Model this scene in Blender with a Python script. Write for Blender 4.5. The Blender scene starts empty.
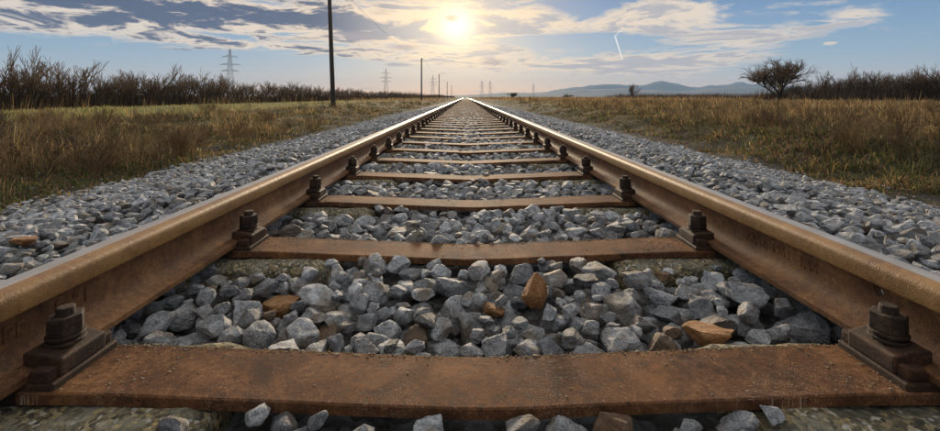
import bpy, bmesh, math, random
import numpy as np
from mathutils import Vector, Matrix

# ------------------------------------------------------------------ camera
SC = bpy.context.scene
COL = SC.collection
R = math.radians
CAM = (-0.022, 0.0, 0.438)            # z = 0 is the underside of the rail foot
F_PX, W_PX, H_PX = 434.0, 940.0, 431.0
PITCH = 0.0
cam_d = bpy.data.cameras.new('camera')
cam = bpy.data.objects.new('camera', cam_d); COL.objects.link(cam)
cam_d.sensor_width = 36.0
cam_d.lens = 36.0 * F_PX / W_PX
cam_d.clip_start = 0.02; cam_d.clip_end = 40000
cam.location = CAM
cam.rotation_euler = (R(90 - PITCH), 0, 0)
cam_d.shift_x = (W_PX / 2 - 465.5) / W_PX
cam_d.shift_y = -(H_PX / 2 - 97.0 - F_PX * math.tan(R(PITCH))) / W_PX
SC.camera = cam

# ------------------------------------------------------------------ light and exposure
SUN_AZ, SUN_EL = -1.2, 9.4            # degrees; azimuth from +Y, positive to the right
SC.view_settings.view_transform = 'Standard'
SC.view_settings.look = 'None'
SC.view_settings.exposure = 1.10
SC.view_settings.gamma = 1.0
SC.view_settings.use_curve_mapping = False
SC.render.engine = 'CYCLES'
SC.cycles.max_bounces = 6
SC.cycles.transparent_max_bounces = 8
SC.cycles.volume_bounces = 0
SC.cycles.use_denoising = True
sun_d = bpy.data.lights.new('sun', 'SUN')
sun_d.energy = 2.5; sun_d.angle = R(9.0); sun_d.color = (1.0, 0.80, 0.56)
sun = bpy.data.objects.new('sun', sun_d); COL.objects.link(sun)
sdir = Vector((math.sin(R(SUN_AZ)) * math.cos(R(SUN_EL)), math.cos(R(SUN_AZ)) * math.cos(R(SUN_EL)), math.sin(R(SUN_EL))))
sun.rotation_euler = (-sdir).to_track_quat('-Z', 'Y').to_euler()
sun.location = (0, 0, 60)

# ------------------------------------------------------------------ node helpers
class S:
    """a socket with arithmetic"""
    def __init__(s, t, o): s.t, s.o = t, o
    def _m(s, op, b=None, c=None):
        n = s.t.nodes.new('ShaderNodeMath'); n.operation = op
        for i, v in enumerate((s, b, c)):
            if v is None: continue
            if isinstance(v, S): s.t.links.new(v.o, n.inputs[i])
            else: n.inputs[i].default_value = v
        return S(s.t, n.outputs[0])
    def __add__(s, b): return s._m('ADD', b)
    __radd__ = __add__
    def __mul__(s, b): return s._m('MULTIPLY', b)
    __rmul__ = __mul__
    def __sub__(s, b): return s._m('SUBTRACT', b)
    def __rsub__(s, b): return (s * -1.0) + b
    def __truediv__(s, b): return s._m('DIVIDE', b)
    def max(s, b): return s._m('MAXIMUM', b)
    def min(s, b): return s._m('MINIMUM', b)
    def pow(s, b): return s._m('POWER', b)
    def exp(s): return s._m('EXPONENT')
    def asin(s): return s._m('ARCSINE')
    def acos(s): return s._m('ARCCOSINE')
    def atan2(s, b): return s._m('ARCTAN2', b)
    def abs(s): return s._m('ABSOLUTE')
    def clamp(s): return s.max(0.0).min(1.0)
    def ss(s, a, b):
        n = s.t.nodes.new('ShaderNodeMapRange'); n.interpolation_type = 'SMOOTHSTEP'
        s.t.links.new(s.o, n.inputs[0]); n.inputs[1].default_value = a; n.inputs[2].default_value = b
        return S(s.t, n.outputs[0])

def nd(t, typ, **kw):
    n = t.nodes.new(typ)
    for k, v in kw.items(): setattr(n, k, v)
    return n
def put(t, n, key, v):
    if isinstance(v, S): t.links.new(v.o, n.inputs[key])
    elif hasattr(v, 'links') and hasattr(v, 'node'): t.links.new(v, n.inputs[key])
    else: n.inputs[key].default_value = v
def mixc(t, f, a, b, mode='MIX'):
    n = nd(t, 'ShaderNodeMix', data_type='RGBA', blend_type=mode, clamp_factor=True)
    put(t, n, 0, f)
    for i, v in ((6, a), (7, b)):
        if isinstance(v, (tuple, list)): v = tuple(v) + ((1.0,) if len(v) == 3 else ())
        put(t, n, i, v)
    return n.outputs[2]
def comb(t, x, y, z):
    n = nd(t, 'ShaderNodeCombineXYZ'); put(t, n, 0, x); put(t, n, 1, y); put(t, n, 2, z)
    return n.outputs[0]
def noise(t, vec, scale, detail=4.0, rough=0.5, dist=0.0, out=0, dim='3D', w=0.0):
    n = nd(t, 'ShaderNodeTexNoise', noise_dimensions=dim)
    if vec is not None: put(t, n, 'Vector', vec)
    if dim == '4D': n.inputs['W'].default_value = w
    n.inputs['Scale'].default_value = scale; n.inputs['Detail'].default_value = detail
    n.inputs['Roughness'].default_value = rough; n.inputs['Distortion'].default_value = dist
    return S(t, n.outputs[0]) if out == 0 else n.outputs[1]
def voro(t, vec, scale, feature='F1', rand=1.0):
    n = nd(t, 'ShaderNodeTexVoronoi', feature=feature)
    if vec is not None: put(t, n, 'Vector', vec)
    n.inputs['Scale'].default_value = scale; n.inputs['Randomness'].default_value = rand
    return n
def ramp(t, f, stops):
    n = nd(t, 'ShaderNodeValToRGB'); put(t, n, 0, f)
    e = n.color_ramp.elements
    while len(e) < len(stops): e.new(0.5)
    for el, (p, c) in zip(e, stops): el.position = p; el.color = tuple(c) + (1.0,)
    return n.outputs[0]

# ------------------------------------------------------------------ sky
SKY_STRENGTH = 0.095
def build_sky():
    w = bpy.data.worlds.new('World'); SC.world = w; w.use_nodes = True
    t = w.node_tree; t.nodes.clear()
    out = nd(t, 'ShaderNodeOutputWorld'); bg = nd(t, 'ShaderNodeBackground')
    bg.inputs[1].default_value = SKY_STRENGTH
    t.links.new(bg.outputs[0], out.inputs[0])
    sky = nd(t, 'ShaderNodeTexSky', sky_type='NISHITA', sun_disc=False)
    sky.sun_elevation = R(SUN_EL); sky.sun_rotation = R(SUN_AZ)
    sky.altitude = 200; sky.air_density = 1.0; sky.dust_density = 0.3; sky.ozone_density = 1.5
    tc = nd(t, 'ShaderNodeTexCoord')
    sep = nd(t, 'ShaderNodeSeparateXYZ'); t.links.new(tc.outputs['Generated'], sep.inputs[0])
    x, y, z = (S(t, sep.outputs[i]) for i in range(3))
    K = 180 / math.pi
    az = x.atan2(y) * K
    el = z.max(-1.0).min(1.0).asin() * K
    zc = z.max(0.0)
    inv = (zc + 0.07).pow(-1.0)
    px, py = x * inv, y * inv
    P = comb(t, px, py, 0.0)
    dot = (x * sdir.x + y * sdir.y + z * sdir.z).max(-1.0).min(1.0)
    th = dot.acos() * K                                   # degrees from the sun
    def ae(u, v):
        a = math.atan((u - 465.5) / 434.0)
        return a * K, math.atan((97 - v) / 434.0 * math.cos(a)) * K
    AE = comb(t, az, el, 0.0)
    def blob(acc, u, v, su, sv, amp):
        a, e = ae(u, v)
        ka = 434.0 / (K * math.cos(R(a)) ** 2 * su); ke = 434.0 / (K * math.cos(R(a)) * sv)
        m = nd(t, 'ShaderNodeVectorMath', operation='MULTIPLY_ADD'); t.links.new(AE, m.inputs[0])
        m.inputs[1].default_value = (ka, ke, 0); m.inputs[2].default_value = (-a * ka, -e * ke, 0)
        d = nd(t, 'ShaderNodeVectorMath', operation='DOT_PRODUCT')
        t.links.new(m.outputs[0], d.inputs[0]); t.links.new(m.outputs[0], d.inputs[1])
        p = nd(t, 'ShaderNodeMath', operation='POWER'); p.inputs[0].default_value = math.exp(-1)
        t.links.new(d.outputs['Value'], p.inputs[1])
        return S(t, p.outputs[0])._m('MULTIPLY_ADD', amp, acc if acc is not None else 0.0)
    def total(bl):
        s = None
        for b in bl: s = blob(s, *b)
        return s
    # sky behind the clouds: nishita tamed near the horizon, plus the warm band of the low sun
    clear = mixc(t, 1.0, sky.outputs[0], (1.0, 1.0, 1.0), 'MULTIPLY')
    grad = ramp(t, (el * (1 / 60.0)).clamp(), [(0.0, (1.9, 2.1, 2.5)), (0.06, (0.85, 1.60, 2.55)), (0.20, (0.34, 0.86, 1.95)), (0.5, (3.0, 3.2, 3.5)), (1.0, (3.9, 3.95, 4.0))])  # upper stops: unseen overhead sky, brightened and whitened to light the ground
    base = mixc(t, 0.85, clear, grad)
    warm = (el * -0.52).exp() * ((th * -0.034).exp() * 1.15 + 0.14)
    base = mixc(t, warm.clamp(), base, (7.0, 3.6, 1.5))
    gold = (th * -0.15).exp() * 0.80
    base = mixc(t, gold.clamp(), base, (5.6, 3.8, 1.9))
    # clouds
    bias = total([(120, 6, 190, 18, .22), (60, 24, 120, 12, .12), (255, 18, 90, 14, .14), (350, 26, 60, 12, .16),
                  (455, 26, 110, 20, .24), (400, 58, 100, 8, .15), (560, 66, 80, 8, .17), (240, 45, 70, 5, .16),
                  (670, 16, 70, 15, .22), (740, 42, 55, 14, .12), (660, 63, 60, 9, .26), (855, 14, 40, 7, .12), (830, 43, 12, 3, .2),
                  (160, 66, 200, 13, -.26), (590, 3, 32, 12, -.25), (860, 55, 90, 20, -.20), (548, 40, 60, 6, -.22), (330, 66, 90, 9, -.18),
                  (925, 10, 35, 20, -.16), (440, 80, 100, 7, -.2), (620, 42, 40, 9, -.14)])
    warp = noise(t, P, 0.8, 1.0, 0.5, 0.0, out=1)
    vadd = nd(t, 'ShaderNodeVectorMath', operation='MULTIPLY_ADD')
    t.links.new(warp, vadd.inputs[0]); vadd.inputs[1].default_value = (1.1, 1.1, 0); t.links.new(P, vadd.inputs[2])
    Pw = vadd.outputs[0]
    n1 = noise(t, Pw, 0.9, 5.0, 0.60, 0.0)
    n2 = noise(t, Pw, 2.5, 6.0, 0.68, 0.0)
    dens = n1 * 0.58 + n2 * 0.42 + bias
    cov = dens.ss(0.495, 0.60)
    thick = (dens + (n2 - 0.5) * 0.9 + (n1 - 0.5) * 0.6).ss(0.56, 0.74)
    glow = (th * -0.070).exp()
    left = az.ss(-5.0, -20.0)                              # the heavier bank stands to the left of the sun
    lit = mixc(t, glow, (4.0, 3.5, 3.0), (6.8, 4.8, 2.6))
    shade = mixc(t, left, (2.5, 2.4, 2.5), (0.40, 0.52, 0.90))
    near = 1.0 - (th * -0.17).exp() * 0.55
    ccol = mixc(t, (thick * near).clamp(), lit, shade)
    low = (el * -0.62).exp()
    ccol = mixc(t, (low * 0.85 * (th * -0.016).exp()).clamp(), ccol, (5.6, 3.6, 2.1))
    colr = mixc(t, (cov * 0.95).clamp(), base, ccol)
    # small dark scraps of cloud in front of the glow
    sc = total([(452, 18, 9, 4.5, .62), (404, 47, 16, 3.2, .8), (380, 13, 15, 3, .6), (494, 62, 14, 3.5, .85),
                (416, 20, 7, 3, .45), (484, 15, 8, 2.5, .4), (350, 36, 40, 6, .6), (605, 64, 18, 4, .5), (672, 58, 12, 5, .5)])
    scm = (sc * (n2 * 1.6 + 0.25)).ss(0.12, 0.85) * 0.75
    scc = mixc(t, glow, (1.6, 1.8, 2.5), (4.4, 2.9, 1.7))
    colr = mixc(t, scm, colr, scc)
    # contrail
    a0, e0 = ae(622, 58); a1, e1 = ae(615, 36); a2, e2 = ae(623, 28)
    def seg(pa, pb, wd):
        (ax, ex), (bx, ey) = pa, pb
        dx, dy = bx - ax, ey - ex; L2 = dx * dx + dy * dy
        h = (((az - ax) * dx + (el - ex) * dy) * (1 / L2)).clamp()
        qx, qy = az - ax - h * dx, el - ex - h * dy
        return ((qx * qx + qy * qy) * (-1 / wd ** 2)).exp()
    trail = seg((a0, e0), (a1, e1), .075).max(seg((a1, e1), (a2, e2), .075) * 0.5)
    colr = mixc(t, trail * 0.8, colr, (6.0, 5.7, 5.2))
    # aureole of the veiled sun
    aur = (th * th * -0.22).exp() * 4.0 + (th * -0.17).exp() * 1.9
    gl = nd(t, 'ShaderNodeVectorMath', operation='SCALE'); gl.inputs[0].default_value = (1.0, 0.84, 0.56)
    put(t, gl, 'Scale', aur * (1.0 - scm * 0.93))
    ad = nd(t, 'ShaderNodeVectorMath', operation='ADD')
    t.links.new(colr, ad.inputs[0]); t.links.new(gl.outputs[0], ad.inputs[1])
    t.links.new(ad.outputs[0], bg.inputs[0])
    w.cycles.sampling_method = 'MANUAL'; w.cycles.sample_map_resolution = 512
build_sky()

# ------------------------------------------------------------------ mesh helpers
rng = np.random.default_rng(7)
random.seed(7)
def link(o, parent=None):
    COL.objects.link(o)
    if parent is not None: o.parent = parent
    return o
def tag(o, label=None, cat=None, group=None, kind=None):
    if label: o['label'] = label
    if cat: o['category'] = cat
    if group: o['group'] = group
    if kind: o['kind'] = kind
    return o
def empty(name, loc=(0, 0, 0), rz=0.0):
    o = bpy.data.objects.new(name, None); o.location = loc; o.rotation_euler = (0, 0, rz)
    o.empty_display_size = 0.1
    return link(o)
def obj(name, me, mat=None, parent=None, loc=None):
    o = bpy.data.objects.new(name, me)
    if mat is not None and not me.materials: me.materials.append(mat)
    if loc is not None: o.location = loc
    return link(o, parent)
def mesh_np(name, V, Fc, smooth=False, mats=None):
    """V (n,3) float; Fc (m,3) int triangles or (m,4) quads; built with foreach"""
    V = np.asarray(V, np.float32); Fc = np.asarray(Fc, np.int32)
    me = bpy.data.meshes.new(name); k = Fc.shape[1]
    me.vertices.add(len(V)); me.vertices.foreach_set('co', V.ravel())
    me.loops.add(Fc.size); me.loops.foreach_set('vertex_index', Fc.ravel())
    me.polygons.add(len(Fc)); me.polygons.foreach_set('loop_start', np.arange(0, Fc.size, k, dtype=np.int32))
    me.update(calc_edges=True)
    me.polygons.foreach_set('use_smooth', np.full(len(Fc), smooth, dtype=bool))
    return me
def col_attr(me, C, name='Col'):
    a = me.color_attributes.new(name, 'FLOAT_COLOR', 'POINT')
    C = np.asarray(C, np.float32)
    if C.shape[1] == 3: C = np.concatenate([C, np.ones((len(C), 1), np.float32)], 1)
    a.data.foreach_set('color', C.ravel())
def mesh_bm(name, bm, smooth=False):
    me = bpy.data.meshes.new(name); bm.normal_update(); bm.to_mesh(me); bm.free()
    if smooth:
        for p in me.polygons: p.use_smooth = True
    return me
def bm_box(bm, x0, x1, y0, y1, z0, z1):
    r = bmesh.ops.create_cube(bm, size=1.0)
    for v in r['verts']:
        v.co = Vector(((x0 + x1) / 2 + v.co.x * (x1 - x0), (y0 + y1) / 2 + v.co.y * (y1 - y0), (z0 + z1) / 2 + v.co.z * (z1 - z0)))
    return r['verts']
def bm_cyl(bm, seg, r0, r1, z0, z1, cx=0, cy=0, rot=0.0):
    m = Matrix.Translation((cx, cy, (z0 + z1) / 2)) @ Matrix.Rotation(rot, 4, 'Z')
    return bmesh.ops.create_cone(bm, cap_ends=True, segments=seg, radius1=r0, radius2=r1, depth=z1 - z0, matrix=m)['verts']
def bm_bevel(bm, w, seg=2, ang=25):
    bm.normal_update()
    e = [e for e in bm.edges if len(e.link_faces) == 2 and e.calc_face_angle(0) > R(ang)]
    bmesh.ops.bevel(bm, geom=e, offset=w, segments=seg, profile=0.6, affect='EDGES', clamp_overlap=True)
def vnoise(x, y, seed=0):
    """smooth 2-D value noise in 0..1"""
    x = np.asarray(x, float); y = np.asarray(y, float)
    xi, yi = np.floor(x).astype(np.int64), np.floor(y).astype(np.int64)
    fx, fy = x - xi, y - yi
    fx, fy = fx * fx * (3 - 2 * fx), fy * fy * (3 - 2 * fy)
    def h(a, b):
        n = (a * 374761393 + b * 668265263 + seed * 1442695041) & 0x7fffffff
        n = ((n ^ (n >> 13)) * 1274126177) & 0x7fffffff
        return ((n ^ (n >> 16)) & 0xffff) / 65535.0
    return (h(xi, yi) * (1 - fx) + h(xi + 1, yi) * fx) * (1 - fy) + (h(xi, yi + 1) * (1 - fx) + h(xi + 1, yi + 1) * fx) * fy
def fbm(x, y, seed=0, oct=4):
    s, a, t = 0, 0.5, 0
    for k in range(oct):
        s = s + a * vnoise(x * 2 ** k, y * 2 ** k, seed + 17 * k); t += a; a *= 0.5
    return s / t

# ------------------------------------------------------------------ terrain
def ground_z(x, y):
    x = np.asarray(x, float); y = np.asarray(y, float)
    a = np.abs(x)
    ctrl_l = [(0, -.17), (1.35, -.15), (2.15, -.27), (3.1, -.36), (4.2, -.34), (6.0, -.20), (9.0, -.12), (20, -.10), (80, -.10), (1e6, -.10)]
    ctrl_r = [(0, -.17), (1.35, -.15), (2.3, -.27), (3.3, -.38), (3.9, -.36), (4.7, -.10), (6.0, -.06), (20, -.08), (80, -.10), (1e6, -.10)]
    wob = (fbm(x * .35, y * .35, 5) - .5) * np.clip((a - 3.0) / 2, 0, 1) * 1.6
    zl = np.interp(a + wob, *zip(*ctrl_l)); zr = np.interp(a + wob, *zip(*ctrl_r))
    z = np.where(x < 0, zl, zr)
    rough = np.clip((a - 2.4) / 1.5, 0, 1) * np.clip((60 - a) / 30, 0, 1)
    return z + (fbm(x * 1.1, y * 1.1, 3) - .5) * .16 * rough + (fbm(x * 6, y * 6, 9) - .5) * .03

# ------------------------------------------------------------------ materials
def mat_new(name):
    m = bpy.data.materials.new(name); m.use_nodes = True
    t = m.node_tree; b = t.nodes['Principled BSDF']
    return m, t, b
def bump(t, b, h, strength=0.5, dist=0.01):
    n = nd(t, 'ShaderNodeBump'); n.inputs['Strength'].default_value = strength; n.inputs['Distance'].default_value = dist
    put(t, n, 'Height', h); t.links.new(n.outputs[0], b.inputs['Normal'])
def objcoord(t, jitter=False):
    tc = nd(t, 'ShaderNodeTexCoord')
    if not jitter: return tc.outputs['Object']
    oi = nd(t, 'ShaderNodeObjectInfo')
    m = nd(t, 'ShaderNodeVectorMath', operation='ADD'); t.links.new(tc.outputs['Object'], m.inputs[0])
    s = S(t, oi.outputs['Random'])
    t.links.new(comb(t, s * 37.0, s * 91.0, s * 53.0), m.inputs[1])
    return m.outputs[0]

def rust_mat(name, dark, mid, light, rough=0.5, scale=1.0, grit=0.5, spec=0.5, relief=0.0025):
    m, t, b = mat_new(name)
    g = nd(t, 'ShaderNodeNewGeometry').outputs['Position']
    n1 = noise(t, g, 9 * scale, 6, 0.62); n2 = noise(t, g, 75 * scale, 5, 0.65); n3 = noise(t, g, 420 * scale, 2, 0.6)
    f = n1 * 0.6 + n2 * 0.4
    c = ramp(t, f, [(0.34, dark), (0.50, mid), (0.66, light)])
    sp = n3.ss(0.60, 0.72) * n2.ss(0.40, 0.60)
    c = mixc(t, sp * 0.7 * grit, c, tuple(min(1, v * 2.0 + 0.05) for v in light))
    dk = noise(t, g, 160 * scale, 3, 0.6).ss(0.60, 0.70)
    c = mixc(t, dk * 0.55 * grit, c, tuple(v * 0.5 for v in dark))
    put(t, b, 'Base Color', c)
    put(t, b, 'Roughness', (n2 * 0.35 + (rough - 0.17)).clamp())
    b.inputs['Specular IOR Level'].default_value = spec
    bump(t, b, n2 * 0.6 + n3 * 0.5, 0.6, relief)
    return m
M_RAIL = rust_mat('rail rust', (.060, .024, .009), (.17, .072, .024), (.32, .150, .050), 0.64, 1.0, 1.1, 0.4, 0.0045)
M_HEAD = rust_mat('rail head side', (.17, .076, .020), (.28, .135, .036), (.38, .20, .058), 0.56, 1.0, 0.25)
M_TIE = rust_mat('tie plate rust', (.036, .018, .010), (.125, .052, .021), (.25, .115, .045), 0.80, 1.0, 1.3, 0.16, 0.0014)
def tie_extra(m):
    t = m.node_tree; b = t.nodes['Principled BSDF']
    src = b.inputs['Base Color'].links[0].from_socket
    g = nd(t, 'ShaderNodeNewGeometry').outputs['Position']
    big = noise(t, g, 3.6, 5, 0.7); fine = noise(t, g, 520, 2, 0.5)
    c = mixc(t, big.ss(0.52, 0.68) * 0.65, src, (.050, .030, .022))                     # oil and brake dust
    c = mixc(t, noise(t, g, 5.5, 4, 0.65, 0.6).ss(0.54, 0.66) * 0.5, c, (.25, .105, .038))   # fresh orange rust
    c = mixc(t, fine.ss(0.60, 0.70) * noise(t, g, 8, 3, 0.6).ss(0.45, 0.6) * 0.75, c, (.42, .32, .22))   # grit grains
    vm = nd(t, 'ShaderNodeVectorMath', operation='MULTIPLY'); t.links.new(g, vm.inputs[0]); vm.inputs[1].default_value = (18, 90, 1)
    scr = (noise(t, vm.outputs[0], 1.0, 2, 0.5, 2.0) - 0.5).abs().ss(0.012, 0.002) * noise(t, g, 7, 2, 0.5).ss(0.56, 0.64)
    c = mixc(t, scr * 0.7, c, (.45, .33, .22))
    put(t, b, 'Base Color', c)
tie_extra(M_TIE)
M_CLAMP = rust_mat('clamp rust', (.012, .008, .006), (.045, .021, .011), (.13, .058, .026), 0.65, 2.6, 1.0, 0.3, 0.005)
M_NUT = rust_mat('nut rust', (.010, .007, .006), (.036, .019, .011), (.13, .075, .036), 0.65, 3.4, 1.0, 0.3, 0.005)

m, t, b = mat_new('polished running surface'); M_RUN = m
g = nd(t, 'ShaderNodeNewGeometry').outputs['Position']
vm = nd(t, 'ShaderNodeVectorMath', operation='MULTIPLY'); t.links.new(g, vm.inputs[0]); vm.inputs[1].default_value = (260, 3, 1)
st = noise(t, vm.outputs[0], 1.0, 3, 0.6); bl = noise(t, g, 14, 4, 0.6)
put(t, b, 'Base Color', mixc(t, (st * 0.5 + bl * 0.6 - 0.1).clamp(), (.34, .21, .10), (.78, .70, .60)))
b.inputs['Metallic'].default_value = 0.85
put(t, b, 'Roughness', (st * 0.25 + 0.24).clamp())

m, t, b = mat_new('mossy concrete'); M_CONC = m
g = nd(t, 'ShaderNodeNewGeometry').outputs['Position']
n1 = noise(t, g, 16, 6, 0.65); n2 = noise(t, g, 70, 4, 0.6)
v1 = voro(t, g, 95); v1o = S(t, v1.outputs['Distance'])
c = ramp(t, n1 * 0.65 + n2 * 0.35, [(0.34, (.030, .028, .018)), (0.44, (.10, .088, .058)), (0.54, (.22, .19, .13)), (0.68, (.38, .32, .22))])
vc = voro(t, g, 150); sc_ = nd(t, 'ShaderNodeSeparateColor'); t.links.new(vc.outputs['Color'], sc_.inputs[0])
agg = ramp(t, S(t, sc_.outputs[0]), [(0.0, (.030, .025, .016)), (0.35, (.10, .078, .042)), (0.6, (.22, .16, .075)), (0.85, (.36, .27, .13)), (1.0, (.55, .49, .40))])
c = mixc(t, noise(t, g, 22, 4, 0.7).ss(0.40, 0.56) * 0.85, c, agg)
lich = noise(t, g, 34, 5, 0.7).ss(0.54, 0.66) * v1o.ss(0.60, 0.25)
c = mixc(t, lich * 0.85, c, (.50, .36, .13))
c = mixc(t, S(t, voro(t, g, 48).outputs['Distance']).ss(0.20, 0.10) * 0.8, c, (.42, .40, .37))
put(t, b, 'Base Color', c); b.inputs['Roughness'].default_value = 0.95
bump(t, b, v1o * 0.7 + n2 + n1, 0.9, 0.006)

def stone_mat(name, rusty=False, joined=False, orange=False):
    m, t, b = mat_new(name)
    if joined:
        at = nd(t, 'ShaderNodeAttribute', attribute_name='Col'); sep = nd(t, 'ShaderNodeSeparateColor')
        t.links.new(at.outputs['Color'], sep.inputs[0])
        rnd, rn2 = S(t, sep.outputs[0]), S(t, sep.outputs[1]); co = nd(t, 'ShaderNodeTexCoord').outputs['Object']
    else:
        oi = nd(t, 'ShaderNodeObjectInfo'); rnd = S(t, oi.outputs['Random']); rn2 = (rnd * 17.31)._m('FRACT')
        sv = nd(t, 'ShaderNodeVectorMath', operation='SCALE'); t.links.new(objcoord(t, True), sv.inputs[0]); sv.inputs['Scale'].default_value = 0.04; co = sv.outputs[0]
    n1 = noise(t, co, 32, 6, 0.66); n2 = noise(t, co, 150, 5, 0.68)
    if rusty:
        c = ramp(t, n1 * 0.6 + n2 * 0.4, [(0.34, (.085, .042, .020)), (0.5, (.20, .105, .045)), (0.66, (.36, .22, .12))])
        if orange: c = ramp(t, n1 * 0.6 + n2 * 0.4, [(0.34, (.16, .060, .018)), (0.5, (.36, .155, .045)), (0.66, (.52, .29, .12))])
        else: c = mixc(t, rn2 * 0.8, c, (.15, .11, .075), 'MIX')
    else:
        c = ramp(t, n1 * 0.55 + n2 * 0.45, [(0.35, (.10, .098, .095)), (0.45, (.27, .262, .255)), (0.55, (.50, .485, .465)), (0.66, (.76, .74, .71))])
        vein = noise(t, co, 34, 4, 0.65, 1.2)
        vn = ((vein - 0.5).abs()).ss(0.020, 0.003) * n2.ss(0.40, 0.58)
        c = mixc(t, vn * 0.6, c, (.70, .69, .67))
        brown = (noise(t, co, 14, 3, 0.6) + rn2 * 0.40).ss(0.74, 0.95)
        c = mixc(t, brown * 0.75, c, (.24, .165, .095))
        hs = nd(t, 'ShaderNodeHueSaturation'); t.links.new(c, hs.inputs['Color'])
        put(t, hs, 'Value', rnd * 0.80 + 0.50); c = hs.outputs[0]
    put(t, b, 'Base Color', c)
    put(t, b, 'Roughness', (n2 * 0.5 + 0.42).clamp())
    b.inputs['Specular IOR Level'].default_value = 0.45
    bump(t, b, n1 * 1.6 + n2 * 0.9, 1.0, 0.010)
    return m
M_STONE = stone_mat('grey limestone'); M_STONE_J = stone_mat('grey limestone bed', joined=True)
M_RUSTY = stone_mat('rust stained stone', rusty=True); M_ORANGE = stone_mat('orange rusted stone', rusty=True, orange=True)

m, t, b = mat_new('soil and grit'); M_GRIT = m
g = nd(t, 'ShaderNodeNewGeometry').outputs['Position']
v = voro(t, g, 42); n1 = noise(t, g, 3.0, 5, 0.6); n2 = noise(t, g, 60, 4, 0.6)
c = mixc(t, n1.ss(0.42, 0.6), (.055, .048, .040), (.13, .118, .10))
sh = nd(t, 'ShaderNodeSeparateColor'); t.links.new(v.outputs['Color'], sh.inputs[0])
c = mixc(t, S(t, sh.outputs[0]).ss(0.3, 1.0) * 0.6, c, (.27, .265, .26))
put(t, b, 'Base Color', c); b.inputs['Roughness'].default_value = 0.95
bump(t, b, S(t, v.outputs['Distance']) * -1.0 + n2 * 0.4, 0.9, 0.02)

m, t, b = mat_new('meadow ground'); M_GROUND = m
g = nd(t, 'ShaderNodeNewGeometry').outputs['Position']
sep = nd(t, 'ShaderNodeSeparateXYZ'); t.links.new(g, sep.inputs[0]); gx = S(t, sep.outputs[0])
n1 = noise(t, g, 0.55, 6, 0.62); n2 = noise(t, g, 6, 6, 0.65); n3 = noise(t, g, 55, 4, 0.6)
dry = ramp(t, n1 * 0.45 + n2 * 0.55, [(0.36, (.045, .042, .018)), (0.48, (.10, .085, .036)), (0.62, (.20, .15, .075))])
grn = ramp(t, n1 * 0.4 + n2 * 0.6, [(0.36, (.075, .085, .025)), (0.5, (.16, .15, .05)), (0.64, (.27, .22, .09))])
c = mixc(t, gx.ss(-7.5, -10.5), dry, grn)
earth = ramp(t, n3, [(0.35, (.035, .028, .020)), (0.6, (.10, .085, .065)), (0.75, (.26, .25, .23))])
edge = gx.abs().ss(5.0, 3.4)
c = mixc(t, (edge * 1.2 * n2.ss(0.36, 0.52)).clamp(), c, earth)
put(t, b, 'Base Color', c); b.inputs['Roughness'].default_value = 1.0; b.inputs['Specular IOR Level'].default_value = 0.15
bump(t, b, n3 + n2, 0.8, 0.03)

def attr_mat(name, rough=0.8, trans=0.0, scale=0.0, lo=(.0, .0, .0)):
    m, t, b = mat_new(name)
    at = nd(t, 'ShaderNodeAttribute', attribute_name='Col')
    put(t, b, 'Base Color', at.outputs['Color']); b.inputs['Roughness'].default_value = rough
    b.inputs['Specular IOR Level'].default_value = 0.25
    if trans:
        o = t.nodes['Material Output']; tr = nd(t, 'ShaderNodeBsdfTranslucent'); mx = nd(t, 'ShaderNodeMixShader')
        t.links.new(at.outputs['Color'], tr.inputs[0]); mx.inputs[0].default_value = trans
        t.links.new(b.outputs[0], mx.inputs[1]); t.links.new(tr.outputs[0], mx.inputs[2]); t.links.new(mx.outputs[0], o.inputs[0])
    return m
M_GRASS = attr_mat('grass blades', 0.75, 0.35)
def plain(name, c1, c2, scale, rough=0.85, stretch=(1, 1, 1)):
    m, t, b = mat_new(name)
    g = objcoord(t, True)
    vm = nd(t, 'ShaderNodeVectorMath', operation='MULTIPLY'); t.links.new(g, vm.inputs[0]); vm.inputs[1].default_value = stretch
    n = noise(t, vm.outputs[0], scale, 5, 0.6)
    put(t, b, 'Base Color', mixc(t, n.ss(0.35, 0.65), c1, c2)); b.inputs['Roughness'].default_value = rough
    b.inputs['Specular IOR Level'].default_value = 0.25
    return m
M_BARK = plain('bare bark', (.055, .038, .024), (.12, .085, .055), 9)
M_TWIG = plain('bare twigs', (.11, .068, .038), (.22, .145, .085), 5)
M_POLE = plain('weathered pole wood', (.040, .032, .026), (.095, .08, .065), 6, 0.9, (6, 6, .4))
M_STEEL = plain('galvanised steel', (.30, .31, .32), (.42, .42, .42), 3, 0.6)
M_WIRE = plain('overhead wire', (.03, .03, .03), (.05, .05, .05), 3, 0.5)
M_HILL = plain('wooded hills', (.06, .075, .075), (.10, .11, .10), .004, 1.0)

# ------------------------------------------------------------------ ground sheet
def ground():
    xs = np.concatenate([-np.geomspace(30000, 40, 22), np.linspace(-36, -8, 30), np.linspace(-7.6, 7.6, 77), np.linspace(8, 36, 30), np.geomspace(40, 30000, 22)])
    ys = np.concatenate([[-4000, -800, -120, -30, -8], np.linspace(-2, 22, 121), np.geomspace(22.5, 200, 70), np.geomspace(230, 30000, 22)])
    X, Y = np.meshgrid(xs, ys)
    Z = ground_z(X, Y) - np.where(np.abs(X) < 1.8, .06, 0.0)
    nx, ny = len(xs), len(ys)
    i = np.arange(nx * ny).reshape(ny, nx)
    Fq = np.stack([i[:-1, :-1], i[:-1, 1:], i[1:, 1:], i[1:, :-1]], -1).reshape(-1, 4)
    o = obj('ground', mesh_np('ground', np.stack([X, Y, Z], -1).reshape(-1, 3), Fq, True), M_GROUND)
    tag(o, kind='structure')
ground()

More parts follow.
